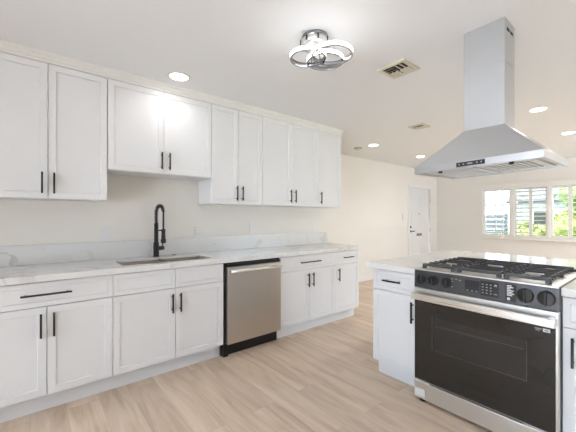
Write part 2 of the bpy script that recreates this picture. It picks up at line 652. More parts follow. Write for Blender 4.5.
# unseen windows added behind and beside the camera to bring in daylight
def added_window(nm, loc, rz, w, h, n):
    o = struct(thing(nm, 'x', 'window', loc, rz)); del o['category']; del o['label']
    b = MB()
    b.box(-w / 2, w / 2, -.03, .03, 0, .05); b.box(-w / 2, w / 2, -.03, .03, h - .05, h)
    for k in range(n + 1):
        q = -w / 2 + .025 + (w - .05) * k / n
        b.box(q - .025, q + .025, -.03, .03, .05, h - .05)
    b.build('sash', M['trim'], o)
    b = MB(); b.box(-w / 2 + .03, w / 2 - .03, -.004, .004, .03, h - .03); b.build('pane', M['glass'], o)
added_window('added_window_4', (XRIGHT + .08, 5.9, 0), PI / 2, 2.6, 2.05, 2)
added_window('added_window_5', (.2, YBACK - .08, 0), 0, 3.4, 2.1, 2)


# ------------------------------------------------------------------ cabinets
def bar_pull(parent, cx, cz, length, vertical, y0):
    """black square bar pull standing off a front at y0 (front faces -Y)"""
    b = MB()
    s, off = 0.0055, 0.032
    h = length / 2
    if vertical:
        b.box(cx - s, cx + s, y0 - off - s, y0 - off + s, cz - h, cz + h, bevel=.0012)
        for q in (-1, 1):
            b.tube([(cx, y0 + .001, cz + q * (h - .022)), (cx, y0 - off, cz + q * (h - .022))], .0045, 10)
    else:
        b.box(cx - h, cx + h, y0 - off - s, y0 - off + s, cz - s, cz + s, bevel=.0012)
        for q in (-1, 1):
            b.tube([(cx + q * (h - .022), y0 + .001, cz), (cx + q * (h - .022), y0 - off, cz)], .0045, 10)
    return b.build('handle', M['black'], parent)


G = 0.0018    # half gap between fronts


def base_cabinet(label, loc, rotz, w, drawers, doors, depth=.565, group='white base cabinets', open_top=False):
    """local: width along x, front faces -Y at y=0. drawers: [(x0,x1,pull length or 0)], doors: [(x0,x1,handle x or None)]"""
    t = thing('base_cabinet', label, 'cabinet', loc, rotz, group)
    b = MB()
    if open_top:      # hollow carcass under the sink
        b.box(.0006, .018, .0215, depth, .118, CT0 - .001); b.box(w - .018, w - .0006, .0215, depth, .118, CT0 - .001)
        b.box(.018, w - .018, .0215, .04, .118, CT0 - .001); b.box(.018, w - .018, depth - .012, depth, .118, CT0 - .001)
        b.box(.018, w - .018, .04, depth - .012, .118, .136)
    else:
        b.box(.0006, w - .0006, .0215, depth, .118, CT0 - .001)
    b.build('body', M['cab'], t)
    b = MB(); b.box(.0006, w - .0006, .075, .093, 0, .118); b.build('toe_kick', M['cab'], t)
    for x0, x1, pull in drawers:
        b = MB(); b.shaker(x0 + G, x1 - G, 0, .02, .6745, .823, fr=.042, deep=.006)
        o = b.build('drawer', M['cab'], t)
        if pull:
            bar_pull(o, (x0 + x1) / 2, .752, pull, False, 0)
    for x0, x1, hx in doors:
        b = MB(); b.shaker(x0 + G, x1 - G, 0, .02, .124, .6705, fr=.06)
        o = b.build('door', M['cab'], t)
        if hx is not None:
            bar_pull(o, hx, .561, .146, True, 0)
    return t


RL = PI / 2     # left run: local x -> world +Y, front -> +X
A0, A1, S1, D1, C1, E1 = -.283, .443, 1.303, 1.912, 2.706, 3.138
base_cabinet('leftmost white base cabinet with one wide drawer, cut by the photo edge', (XF, A0, 0), RL, A1 - A0,
             [(0, A1 - A0, .252)], [(0, .363, .333), (.363, A1 - A0, .397)])
w = S1 - A1 - .012
base_cabinet('white sink base cabinet with two pull-less false drawer fronts, below the faucet', (XF, A1, 0), RL, w,
             [(0, .433, 0), (.433, w, 0)], [(0, .433, .405), (.433, w, .467)], open_top=True)
base_cabinet('white two-door base cabinet directly right of the dishwasher', (XF, D1, 0), RL, C1 - D1,
             [(0, C1 - D1, .29)], [(0, (C1 - D1) / 2, .362), ((C1 - D1) / 2, C1 - D1, .43)])
base_cabinet('narrow white base cabinet closing the right end of the wall counter', (XF, C1, 0), RL, E1 - C1,
             [(0, E1 - C1, .175)], [(0, E1 - C1, .048)])


def upper_cabinet(label, y0, y1, z0, doors):
    w = y1 - y0
    t = thing('upper_cabinet', label, 'cabinet', (XU, y0, z0), RL, 'white upper cabinets on the wall')
    h = 2.286 - z0
    b = MB(); b.box(.0006, w - .0006, .0215, XU - XWALL - .001, 0, h); b.build('body', M['cab'], t)
    for x0, x1, hx in doors:
        b = MB(); b.shaker(x0 + G, x1 - G, 0, .02, .002, h - .003, fr=.06)
        o = b.build('door', M['cab'], t)
        bar_pull(o, hx, .107, .144, True, 0)
    return t


upper_cabinet('tall white wall cabinet farthest left, cut by the photo edge', -.265, .4545, 1.352, [(0, .3595, .3265), (.3595, .7195, .3925)])
upper_cabinet('short white two-door wall cabinet above the sink', .4565, 1.3105, 1.589, [(0, .4195, .3965), (.4195, .854, .4615)])
upper_cabinet('tall white two-door wall cabinet straight above the dishwasher', 1.312, 1.886, 1.352, [(0, .282, .260), (.282, .574, .323)])
upper_cabinet('tall wide white two-door wall cabinet above the dishwasher\'s right neighbour', 1.887, 2.703, 1.352, [(0, .405, .374), (.405, .816, .442)])
upper_cabinet('narrow single-door white wall cabinet at the right end of the uppers', 2.704, 3.125, 1.352, [(0, .421, .036)])

# ------------------------------------------------------------------ counter, backsplash, sink, faucet
SX0, SX1, SY0, SY1, SYM = -2.825, -2.527, .520, 1.225, .868
b = MB()
b.slab([XWALL + .001, SX0, SX1, -2.43], [-.30, SY0, SY1, 3.178], CT1 - .014, CT1, [(1, 1)])
b.box(-2.47, -2.43, -.30, 3.178, CT0, CT1 - .014)
b.box(XWALL + .001, -2.47, 3.145, 3.178, CT0, CT1 - .014)
ct = b.build('countertop', M['quartz'])
tag(ct, 'long white veined quartz countertop along the left wall with the sink cut into it', 'countertop')
b = MB(); b.box(XWALL + .001, XWALL + .02, -.30, 3.163, CT1 + .0005, 1.018, bevel=.0015)
tag(b.build('backsplash', M['quartz']), 'low white veined quartz backsplash strip standing on the wall counter', 'backsplash')

t = thing('kitchen_sink', 'stainless double bowl undermount sink set in the wall counter', 'sink', ((SX0 + SX1) / 2, (SY0 + SY1) / 2, .62))
def bowl(y0, y1):
    cx, cy, cz = (SX0 + SX1) / 2, (SY0 + SY1) / 2, .62
    x0, x1 = SX0 - .006, SX1 + .006
    lo = .03
    b = MB()
    top = [(x0 - cx, y0 - cy, CT1 - .0145 - cz), (x1 - cx, y0 - cy, CT1 - .0145 - cz), (x1 - cx, y1 - cy, CT1 - .0145 - cz), (x0 - cx, y1 - cy, CT1 - .0145 - cz)]
    bot = [(x0 - cx + lo, y0 - cy + lo, .03), (x1 - cx - lo, y0 - cy + lo, .03), (x1 - cx - lo, y1 - cy - lo, .03), (x0 - cx + lo, y1 - cy - lo, .03)]
    out = [(p[0] * 1.01, p[1], .02) for p in bot]
    b.poly(top + bot, [(4, 5, 6, 7), (0, 1, 5, 4), (1, 2, 6, 5), (2, 3, 7, 6), (3, 0, 4, 7)])
    o = b.build('bowl', M['sink'], t)
    so = o.modifiers.new('thick', 'SOLIDIFY'); so.thickness = .002; so.offset = 1
    b = MB(); b.lathe([(.042, 0), (.042, .004), (.03, .004), (.028, .001), (.0, .001)], (0, (y0 + y1) / 2 - cy, .03), 'Z', 20)
    b.build('drain', M['nickel'], t)
bowl(SY0 - .006, SYM - .008)
bowl(SYM + .008, SY1 + .006)
b = MB(); b.box(-.1485, .1485, SYM - .0078 - (SY0 + SY1) / 2, SYM + .0078 - (SY0 + SY1) / 2,   .17, CT1 - .004 - .62, bevel=.002); b.build('divider', M['sink'], t)

FX, FY = -2.93, .873
t = thing('kitchen_faucet', 'black spring pull-down kitchen faucet standing behind the sink', 'faucet', (FX, FY, CT1))
b = MB()
b.lathe([(.027, 0), (.027, .006), (.0235, .008), (.0235, .125), (.0175, .13), (.0175, .30)], seg=24)
b.build('body', M['black'], t)
# lever on the right side
b = MB(); b.tube([(0, .018, .075), (0, .066, .075)], .019, 14); b.tube([(0, .05, .085), (.012, .058, .15)], .0055, 8)
b.build('lever', M['black'], t)
# hose arch with a spring wrapped round it
arch = []
for k in range(13):
    arch.append((0, 0, .30 + .10 * k / 12))
for k in range(1, 15):
    a = PI * k / 14
    arch.append((.048 * (1 - math.cos(a)) * .72, .048 * (1 - math.cos(a)) * .42, .40 + .055 * math.sin(a)))
hx, hy = arch[-1][0], arch[-1][1]
for k in range(1, 5):
    arch.append((hx, hy, .40 - .045 * k))
b = MB(); b.tube(arch, .0075, 10); b.build('hose', M['black'], t)
pts = []
path = [Vector(p) for p in arch[:-4]]
L = [0]
for p, q in zip(path, path[1:]):
    L.append(L[-1] + (q - p).length)
turns, seg = 24, 10
for k in range(turns * seg + 1):
    s = L[-1] * k / (turns * seg)
    i = max(j for j in range(len(L)) if L[j] <= s + 1e-9)
    i = min(i, len(path) - 2)
    f = (s - L[i]) / (L[i + 1] - L[i])
    c = path[i].lerp(path[i + 1], f)
    tg = (path[i + 1] - path[i]).normalized()
    u = Vector((.62, -.8, 0)).normalized()
    v = tg.cross(u)
    a = 2 * PI * k / seg
    pts.append(c + (u * math.cos(a) + v * math.sin(a)) * .0145)
b = MB(); b.tube(pts, .0028, 6); b.build('spring', M['black'], t)
b = MB(); b.lathe([(.0, .0), (.021, .002), (.023, .03), (.018, .04), (.016, .10), (.013, .115), (.0, .115)], (hx, hy, .122), 'Z', 18)
b.build('spray_head', M['black'], t)
b = MB(); b.tube([(0, 0, .235), (hx, hy, .235)], .0055, 8); b.lathe([(.0175, .222), (.0175, .248)], (hx, hy, 0), 'Z', 18)
b.build('hose_clip', M['black'], t)
b = MB(); b.lathe([(.020, 0), (.020, .004), (.014, .006), (0, .006)], seg=20)
tag(b.build('sink_button', M['black'], loc=(-2.955, 1.04, CT1 + .0003)), 'small flat black button set in the counter right of the faucet', 'button')

# ------------------------------------------------------------------ outlets
def outlet(name, label, y, z, w, h, kind):
    t = thing(name, label, 'outlet' if kind != 'switch' else 'switch', (XWALL + .0006, y, z), 0, 'wall plates above the backsplash')
    b = MB(); b.box(0, .006, -w / 2, w / 2, -h / 2, h / 2, bevel=.002); b.build('plate', M['outlet'], t)
    n = 2 if w > .1 else 1
    for k in range(n):
        cy = (k - (n - 1) / 2) * .046
        if kind == 'switch':
            b = MB(); b.box(.0055, .009, cy - .016, cy + .016, -.033, .033, bevel=.001); b.build('rocker', M['outlet'], t)
        else:
            for q in (-1, 1):
                b = MB(); b.box(.0055, .008, cy - .016, cy + .016, q * .02 - .013, q * .02 + .013, bevel=.002)
                b.box(.0078, .0084, cy - .008, cy - .005, q * .02 - .005, q * .02 + .005, M['dark'])
                b.box(.0078, .0084, cy + .005, cy + .008, q * .02 - .005, q * .02 + .005, M['dark'])
                b.mats[0] = M['outlet']; b.mats = [M['outlet'], M['dark']]
                b.build('socket', M['outlet'], t)
outlet('light_switch', 'white switch plate on the wall left of the faucet', .491, 1.082, .078, .115, 'switch')
outlet('wall_outlet', 'white outlet plate on the wall right of the faucet, above the dishwasher\'s left edge', 1.308, 1.082, .075, .115, 'outlet')
outlet('wall_outlet', 'white outlet plate on the wall above the dishwasher\'s right edge', 1.957, 1.10, .075, .115, 'outlet')
outlet('wall_outlet', 'white outlet plate nearest the right end of the backsplash', 2.973, 1.093, .075, .115, 'outlet')
t = thing('thermostat', 'small white wall control on the wall left of the entry door', 'switch', (XHALL + .0006, 6.33, 1.235))
b = MB(); b.box(0, .02, -.04, .04, -.075, .075, bevel=.006); b.build('plate', M['outlet'], t)
b = MB(); b.box(.0195, .026, -.015, .015, -.03, .03, bevel=.002); b.build('rocker', M['outlet'], t)

# ------------------------------------------------------------------ dishwasher
w = D1 - S1 - .004
t = thing('dishwasher', 'stainless steel dishwasher with bar handle and black toe panel', 'dishwasher', (XF, S1 - .006, 0), RL)
w = D1 - S1 + .002
b = MB(); b.box(.004, w - .004, .012, .56, .13, .825); b.build('tub', M['plastic'], t)
b = MB(); b.box(.022, w - .006, -.022, .012, .118, .786, bevel=.003); b.build('door', M['dw'], t)
b = MB(); b.box(.012, w - .006, -.006, .02, .789, .812, bevel=.002); b.build('control_strip', M['plastic'], t)
b = MB(); b.box(.004, w - .004, .05, .07, .002, .112)
b.box(.004, .05, .02, .05, .002, .112); b.build('toe_panel', M['plastic'], t)
b = MB()
b.tube([(.036, -.048, .752), (w - .020, -.048, .752)], .0155, 16)
for q in (.06, w - .045):
    b.box(q - .012, q + .012, -.05, -.02, .743, .757, bevel=.002)
b.build('handle', M['steel_h'], t)

# ------------------------------------------------------------------ island
RX0, RX1 = -1.104, -.354          # range
IX0, IX1 = -1.530, .95            # counter
base_cabinet('white cabinet at the island\'s left end, left of the range', (-1.483, YI, 0), 0, .354,
             [(0, .352, .145)], [(0, .352, .335)], depth=.60, group='island base cabinets')
base_cabinet('white island cabinet right of the range, cut by the photo edge', (-.353, YI, 0), 0, .45,
             [(0, .45, .2)], [(0, .45, .043)], depth=.60, group='island base cabinets')
base_cabinet('white island cabinet with one drawer beyond the photo\'s right edge', (.098, YI, 0), 0, .82,
             [(0, .82, .25)], [(0, .41, .375), (.41, .82, .445)], depth=.60, group='island base cabinets')
b = MB(); b.box(-1.483, .918, YI + .67, YI + .69, 0, CT0 - .001); b.box(-1.483, -1.463, YI + .602, YI + .67, 0, CT0 - .001); b.box(.898, .918, YI + .602, YI + .67, 0, CT0 - .001)
tag(b.build('island_back_panel', M['cab']), 'plain white panel closing the back of the island under the counter', 'panel')
b = MB()
b.slab([IX0, RX0 - .003, RX1 + .002, IX1], [YI - .025, 2.672, 3.50], CT0, CT1, [(1, 0)])
tag(b.build('island_countertop', M['quartz']), 'white quartz island countertop wrapped round the range and reflecting the windows', 'countertop')

# ------------------------------------------------------------------ range
KR = .9733
RY = 2.005
GR = t = thing('gas_range', 'stainless slide-in gas range with black glass oven door in the island', 'range', ((RX0 + RX1) / 2, RY, 0))
hw = (RX1 - RX0) / 2 / KR
b = MB(); b.box(-hw, hw, .03, .655, .055, .862, M['panel'])
b.build('body', M['panel'], t)
# cooktop with raised steel rim
b = MB()
b.box(-hw, hw, .0, .66, .8625, .8725, M['steel'], bevel=.002)
b.box(-hw + .025, hw - .025, .045, .63, .8726, .8735, M['steel'])
b.build('cooktop', M['steel'], t)
b = MB(); b.box(-hw, hw, .63, .66, .873, .889, bevel=.003); b.build('rear_rim', M['panel'], t)
# control panel
cp = MB(); cp.prism([(.0, .747), (.03, .747), (.03, .862), (.004, .862)], 'X', -hw, hw)
cpo = cp.build('control_panel', M['panel'], t)
def knob(x, r):
    b = MB()
    b.lathe([(r, 0.003), (r, -.009), (r * .93, -.012), (0, -.012)], (x, 0, .805), 'Y', 28)
    b.box(x - .006, x + .006, -.031, -.010, .805 - r * .95, .805 + r * .95, bevel=.003)
    # the D-shaped grip: one half raised
    out = [(x, .805 - r * .9)] + [(x + r * .9 * math.cos(a), .805 + r * .9 * math.sin(a)) for a in [(-PI / 2 + PI * k / 10) for k in range(1, 10)]] + [(x, .805 + r * .9)]
    b.prism(out, 'Y', -.019, -.0115)
    b.build('knob', M['knob'], t)
XC = (RX0 + RX1) / 2 / KR
for x, r in ((-1.080, .032), (-1.003, .032), (-.914, .032), (-.502, .038), (-.413, .038)):
    knob(x - XC, r)
b = MB(); b.box(-.058, .022, -.0015, .004, .774, .842)
b.build('display', M['display'], t)
b = MB(); b.box(.028, .122, -.0015, .004, .764, .848); b.build('keypad', M['display'], t)
b = MB(); b.box(.155, .205, -.001, .004, .758, .852); b.build('label_strip', M['display'], t)
kms = [(.036 + ix * .021, .045 + ix * .021, .778 + iz * .0165, .784 + iz * .0165) for ix in range(3) for iz in range(4)]
kms += [(.100, .114, .825, .837), (.098, .115, .778, .784)]
kms += [(-.050 + ix * .026, -.037 + ix * .026, .778, .783) for ix in range(3)]
kms += [(x0, x0 + .013, z0, z0 + .006) for x0, z0 in ((-.140, .832), (-.140, .815), (-.115, .833), (-.093, .829), (-.140, .782))]
for x0, x1, z0, z1 in kms:
    b = MB(); b.box(x0, x1, -.0025, -.001, z0, z1); b.build('key_mark', M['markgrey'], t)
b = MB()
for k, l in enumerate((.022, .03, .018, .032, .026, .034, .024)):
    b.box(.162, .162 + l, -.0025, -.0005, .840 - k * .0088, .8455 - k * .0088)
b.box(.163, .177, -.0025, -.0005, .763, .777)
b.build('printed_label', M['mark'], t)
# oven door
b = MB()
b.box(-hw, hw, -.0, .03, .115, .742, M['steel'], bevel=.003)
do = b.build('oven_door', M['steel'], t)
b = MB(); b.box(-hw + .004, hw - .012, -.004, .004, .120, .660, bevel=.001); b.build('door_glass', M['glassblack'], do)
wx0, wx1, wz0, wz1 = -.998 - XC, -.495 - XC, .345, .563
b = MB(); b.box(wx0, wx1, -.0046, .0, wz0, wz1); b.build('door_window', M['glasswin'], do)
b = MB()
b.box(wx0 + .045, wx1 - .012, -.0052, -.004, .512, .5145); b.box(wx0 + .012, wx1 - .17, -.0052, -.004, .505, .507)
b.box(wx0 - .012, wx0 - .009, -.0052, -.003, wz0, wz1 + .01); b.box(wx0, wx1, -.0052, -.004, wz0, wz0 + .002); b.box(wx1 - .002, wx1, -.0052, -.004, wz0, wz1)
b.box(wx0 + .17, wx0 + .176, -.0053, -.004, .49, .495)
b.build('oven_rack', M['rack'], do)
b = MB()
b.box(-hw + .004, hw - .004, -.062, -.044, .672, .716, bevel=.004)
for q in (-1, 1):
    b.box(q * (hw - .022) - .016, q * (hw - .022) + .016, -.046, .001, .678, .712, bevel=.003)
b.build('handle', M['steel_h'], do)
b = MB()
b.box(.287, .318, -.0048, -.003, .640, .645, M['markgrey']); b.box(.290, .310, -.0048, -.003, .632, .636, M['markgrey'])
b.box(.322, .352, -.0048, -.003, .630, .648, M['mark']); b.box(.330, .345, -.0052, -.0045, .635, .642, M['markgrey'])
b.build('sticker', M['mark'], do)
# storage drawer with reflections built as pale strips at its top edge and a pale plate at the left
b = MB(); b.box(-hw, hw, -.002, .03, .018, .108, bevel=.003); dr = b.build('bottom_drawer', M['steel'], t)
b = MB(); b.box(-hw + .004, -hw + .076, -.0045, 0, .030, .072, bevel=.001); b.build('badge_plate', M['plate_glint'], dr)
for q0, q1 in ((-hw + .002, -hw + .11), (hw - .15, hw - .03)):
    b = MB(); b.box(q0, q1, -.012, .004, .1085, .1145, bevel=.002); b.build('glint_strip', M['plate_glint'], dr)
for q in (-1, 1):
    for yy in (.035, .60):
        b = MB(); b.lathe([(.022, 0), (.022, .01), (.012, .012), (.012, .056)], (q * (hw - .045), yy, 0), 'Z', 14); b.build('foot', M['plastic'], t)
# burners
for bx, by, br in ((-.255, .17, .040), (-.255, .47, .046), (0, .32, .055), (.255, .17, .052), (.255, .47, .036)):
    b = MB()
    b.lathe([(br * 1.15, 0), (br * 1.15, .005), (br * .95, .012), (0, .012)], (bx, by, .8736), 'Z', 24, M['nickel'])
    b.lathe([(br * .82, .0121), (br * .85, .02), (br * .7, .023), (0, .024)], (bx, by, .8736), 'Z', 24, M['iron'])
    b.build('burner', M['iron'], t)
# cast iron grates: frame, fingers and feet
def grate(x0, x1, fingers, solid):
    y0, y1, z0, z1 = .036, .622, .888, .904
    b = MB()
    w_ = .012
    b.box(x0, x1, y0, y0 + w_, z0, z1, bevel=.002); b.box(x0, x1, y1 - w_, y1, z0, z1, bevel=.002)
    ym = (y0 + y1) / 2
    xm = (x0 + x1) / 2
    for xx in (x0 + .022, x1 - .022):
        b.box(xx - .005, xx + .005, y0 + w_, y1 - w_, z0, z1 - .004, bevel=.0015)
    for k in range(fingers):
        yy = y0 + .03 + (y1 - y0 - .06) * k / (fingers - 1)
        near = min(abs(yy - .17), abs(yy - .47)) if not solid else abs(yy - .32)
        gap = 0.0 if near > .06 else .045
        segs = [(x0 - .004, xm - gap), (xm + gap, x1 + .004)] if gap else [(x0 - .004, x1 + .004)]
        for p, q in segs:
            b.box(p, q, yy - .0035, yy + .0035, z0 + .004, z1 + .001, bevel=.0015)
    for fx in (x0 + .012, x1 - .012):
        for fy in (y0 + .008, ym, y1 - .008):
            b.box(fx - .013, fx + .013, fy - .009, fy + .009, .8738, z0 + .004, bevel=.003)
    b.build('grate', M['iron'], t)
grate(-hw + .038, -.134, 8, False)
grate(-.122, .122, 7, True)
grate(.134, hw - .038, 9, False)

# the range's front was measured 2.7 % too large: bring every part to true size
done = set()
for o in [q for q in COL.objects if q.parent == GR or (q.parent and q.parent.parent == GR)]:
    if o.data in done:
        continue
    done.add(o.data)
    for v in o.data.vertices:
        v.co.x *= KR
        z = v.co.z
        v.co.z = 1.223 - (1.223 - z) * KR if z > .12 else z * (1.223 - (1.223 - .12) * KR) / .12

# ------------------------------------------------------------------ range hood
HT = thing('range_hood', 'stainless steel chimney hood hanging from the ceiling over the range', 'range hood', (-.742, 2.254, 1.52))
HW, HD, RIM = .675 / 2, .582 / 2, .040
tilt = lambda x, y, z: (x, y, z + .022 * x + .022 * y)
CXa, CXb, CYa, CYb, CZ = -.814 + .742, -.598 + .742, 2.060 - 2.254, 2.232 - 2.254, 1.750 - 1.52
b = MB()
o = [tilt(*p) for p in ((-HW, -HD, 0), (HW, -HD, 0), (HW, HD, 0), (-HW, HD, 0))]
o2 = [tilt(*p) for p in ((-HW, -HD, RIM), (HW, -HD, RIM), (HW, HD, RIM), (-HW, HD, RIM))]
e_ = .014
i1 = [tilt(*p) for p in ((-HW + e_, -HD + e_, 0), (HW - e_, -HD + e_, 0), (HW - e_, HD - e_, 0), (-HW + e_, HD - e_, 0))]
i2 = [tilt(*p) for p in ((-HW + e_, -HD + e_, .018), (HW - e_, -HD + e_, .018), (HW - e_, HD - e_, .018), (-HW + e_, HD - e_, .018))]
c1 = [(CXa, CYa, CZ), (CXb, CYa, CZ), (CXb, CYb, CZ), (CXa, CYb, CZ)]
V = o + o2 + i1 + i2 + c1
Fq = []
for k in range(4):
    q = (k + 1) % 4
    Fq += [(k, q, 4 + q, 4 + k), (4 + k, 4 + q, 16 + q, 16 + k), (k, 8 + k, 8 + q, q), (8 + k, 12 + k, 12 + q, 8 + q)]
Fq += [(12, 13, 14, 15), (16, 17, 18, 19)]
b.poly(V, Fq)
can = b.build('canopy', M['hood'], HT)
b = MB(); b.box(CXa, CXb, CYa, CYb, CZ - .004, CEIL - 1.52 - .0006)
ch = b.build('chimney', M['hood'], HT)
b = MB()
b.box(CXa - .002, CXb + .002, CYa - .002, CYb + .002, .585, .5865)
b.build('chimney_joint', M['hood'], ch)
b = MB()
for q in (.035, .095):
    b.box(CXb - .002, CXb + .001, CYa + q, CYa + q + .045, .768, .786)
b.build('exhaust_slot', M['dark'], ch)
# baffle filters: two framed panels of slats
for x0, x1 in ((-HW + .05, -.012), (.012, HW - .05)):
    b = MB()
    y0, y1 = -HD + .07, HD - .06
    sh = Matrix(((1, 0, 0, 0), (0, 1, 0, 0), (.022, .022, 1, 0), (0, 0, 0, 1)))
    b.box(x0, x1, y0, y0 + .018, .004, .017, M4=sh); b.box(x0, x1, y1 - .018, y1, .004, .017, M4=sh)
    b.box(x0, x0 + .018, y0 + .018, y1 - .018, .004, .017, M4=sh); b.box(x1 - .018, x1, y0 + .018, y1 - .018, .004, .017, M4=sh)
    n = 8
    for k in range(n):
        c = x0 + .03 + (x1 - x0 - .06) * k / (n - 1)
        b.box(c - .008, c + .008, y0 + .018, y1 - .018, .005, .012, M4=sh)
    b.build('baffle_filter', M['filter'], HT)
    b = MB(); b.box(x0 + .018, x1 - .018, y0 + .018, y1 - .018, .0125, .0172, M4=sh); b.build('filter_mesh', M['mesh'], HT)
for q in (-.19, .19):
    b = MB(); p = tilt(q, -HD + .045, .006)
    b.lathe([(.0, -.016), (.012, -.014), (.012, .012)], p, 'Z', 16); b.build('hood_knob', M['plastic'], HT)
b = MB()
sh = Matrix(((1, 0, 0, 0), (0, 1, 0, 0), (.022, .022, 1, 0), (0, 0, 0, 1)))
b.box(-.075, .078, -HD - .002, -HD + .002, .008, .034, M4=sh)
cpn = b.build('hood_controls', M['plastic'], HT)
for q0, q1 in ((-.062, -.055), (-.038, -.031), (.034, .041), (.056, .063), (-.014, .014)):
    b = MB(); b.box(q0, q1, -HD - .003, -HD - .001, .0175, .0255, M4=sh); b.build('control_mark', M['markgrey'], cpn)

# ------------------------------------------------------------------ ring ceiling light
RC = (-1.415, 1.376)
t = thing('ring_ceiling_light', 'chrome ceiling light of three overlapping glowing rings', 'ceiling light', (RC[0], RC[1], CEIL))
b = MB(); b.lathe([(.080, -.0005), (.080, -.024), (.076, -.026)], seg=40); b.build('base', M['chrome'], t)
b = MB(); b.lathe([(.088, -.0265), (.090, -.055), (.086, -.062), (0, -.062)], seg=40); b.build('canopy', M['steel_h'], t)
for a in range(0, 360, 45):
    r_ = math.radians(a + 12)
    b = MB(); b.box(-.004, .004, -.004, .004, -.058, -.028, M4=Matrix.Translation((.089 * math.cos(r_), .089 * math.sin(r_), 0)))
    b.build('canopy_slot', M['dark'], t)
for (rx, ry, rz, R, stem) in ((-1.250, 1.350, 2.168, .120, (-1.36, 1.37)), (-1.393, 1.295, 2.190, .109, (-1.44, 1.36)), (-1.379, 1.428, 2.205, .114, (-1.42, 1.40))):
    c = (rx - RC[0], ry - RC[1], rz - CEIL)
    b = MB()
    b.lathe([(R - .010, -.013), (R, -.013), (R, -.0105), (R - .007, -.0105), (R - .007, .012), (R - .010, .012), (R - .010, -.013)], c, 'Z', 64)
    ro = b.build('ring_band', M['chrome'], t)
    b = MB()
    b.lathe([(R - .0065, -.010), (R - .0005, -.010), (R - .0005, .0115), (R - .0065, .0115), (R - .0065, -.010)], c, 'Z', 64)
    b.build('ring_diffuser', M['ring'], ro)
    sx, sy = stem[0] - RC[0], stem[1] - RC[1]
    v = Vector((sx - c[0], sy - c[1], 0))
    v = v.normalized() * (R - .001)
    b = MB(); b.tube([(c[0] + v.x, c[1] + v.y, c[2]), (c[0] + v.x, c[1] + v.y, c[2] + .03), (c[0] * .3 + v.x * .3, c[1] * .3 + v.y * .3, -.060)], .004, 8)
    b.build('stem', M['chrome'], t)

# ------------------------------------------------------------------ recessed lights
def can_light():
    t = thing('recessed_light', 'x', 'ceiling light', (0, 0, CEIL), 0, 'recessed ceiling lights')
    b = MB(); b.lathe([(.088, -.0003), (.088, -.004), (.072, -.007), (.068, -.004), (.068, -.0003)], seg=36); b.build('trim_ring', M['trim'], t)
    b = MB(); b.lathe([(.0, -.0042), (.0665, -.0042), (.0665, -.0006), (0, -.0006)], seg=36); b.build('lens', M['can'], t)
    return t
cans = [(-2.504, .921, 'glowing recessed ceiling light above the sink cabinet, nearest the upper cabinets'),
        (-2.964, 4.150, 'glowing recessed ceiling light beside the smoke detector past the cabinets'),
        (-2.960, 5.590, 'glowing recessed ceiling light just left of the hood, near the entry door'),
        (-.890, 4.100, 'glowing recessed ceiling light close to the right of the hood chimney'),
        (-.885, 5.560, 'glowing recessed ceiling light at the photo\'s right edge beyond the hood'),
        (-1.50, -1.60, 'added unseen recessed light behind the camera to the left'),  # from here on: cans out of view, added to brighten the room
        (-.60, -.75, 'added unseen recessed light behind the camera in the middle of the kitchen'),
        (.95, .90, 'added unseen recessed light over the floor right of the camera'),
        (.95, -.75, 'added unseen recessed light behind the camera to the right'),
        (1.20, 4.100, 'recessed ceiling light over the far room\'s right half, nearer row'),
        (-.10, 6.90, 'added unseen recessed light out of the photo near the window wall'),  # this and the next can added to brighten the window wall
        (1.30, 6.90, 'added unseen recessed light in the far right corner by the window wall'),
        (1.20, 5.560, 'recessed ceiling light over the far room\'s right half, farther row')]
proto = can_light()
for k, (x, y, lab) in enumerate(cans):
    far = y > 3
    ld = bpy.data.lights.new('recessed_lamp', 'AREA')
    ld.shape = 'DISK'; ld.size = .13; ld.energy = (CAN_WATTS_FAR * (.15 if x < -2 else 1.4)) if far else CAN_WATTS_NEAR * (.24 if x < -2 else 1.4)
    ld.color = CAN_COLOR if far else (0.98, 0.99, 1.0); ld.spread = math.radians((120 if x < -2 else 165) if far else (150 if x < -2 else 110))
    lo = bpy.data.objects.new('recessed_lamp', ld); COL.objects.link(lo); lo.location = (x, y, CEIL - .009)
    if k == 0:
        proto.location = (x, y, CEIL); proto['label'] = lab
    else:
        copy_thing(proto, (x, y, CEIL), lab)

# ------------------------------------------------------------------ ceiling vents and smoke detector
def vent(label, x, y, s):
    t = thing('ceiling_vent', label, 'vent', (x, y, CEIL), 0, 'square ceiling air vents')
    h = s / 2
    b = MB(); b.slab([-h, -h + .028, h - .028, h], [-h, -h + .028, h - .028, h], -.012, -.0004, [(1, 1)]); b.build('frame', M['vent'], t)
    b = MB(); b.box(-h + .028, h - .028, -h + .028, h - .028, -.002, -.0004); b.build('duct_shade', M['dark'], t)  # flat dark plate painted as the shade inside the opening
    # four-way louvres: two pairs of slats turned each way
    for sx, sy, along in ((-1, -1, 'x'), (1, 1, 'x'), (-1, 1, 'y'), (1, -1, 'y')):
        b = MB()
        q = (h - .032) / 2
        cx, cy = sx * (q + .001), sy * (q + .001)
        for k in (-.45, .45):
            if along == 'x':
                R_ = Matrix.Translation((cx, cy + k * q, -.013)) @ Matrix.Rotation(math.radians(-27 * sy), 4, 'X')
                b.box(-q * .96, q * .96, -.0125, .0125, -.001, .001, M4=R_)
            else:
                R_ = Matrix.Translation((cx + k * q, cy, -.013)) @ Matrix.Rotation(math.radians(27 * sx), 4, 'Y')
                b.box(-.0125, .0125, -q * .96, q * .96, -.001, .001, M4=R_)
        b.build('louvre', M['vent'], t)
vent('square cream ceiling vent nearest the camera, beside the ring light', -1.318, 2.160, .225)
vent('square ceiling vent farther off, above the gap between cabinets and hood', -1.99, 3.725, .19)
t = thing('smoke_detector', 'small pale ceiling fixture beside a recessed light past the cabinets', 'smoke detector', (-3.244, 4.125, CEIL))
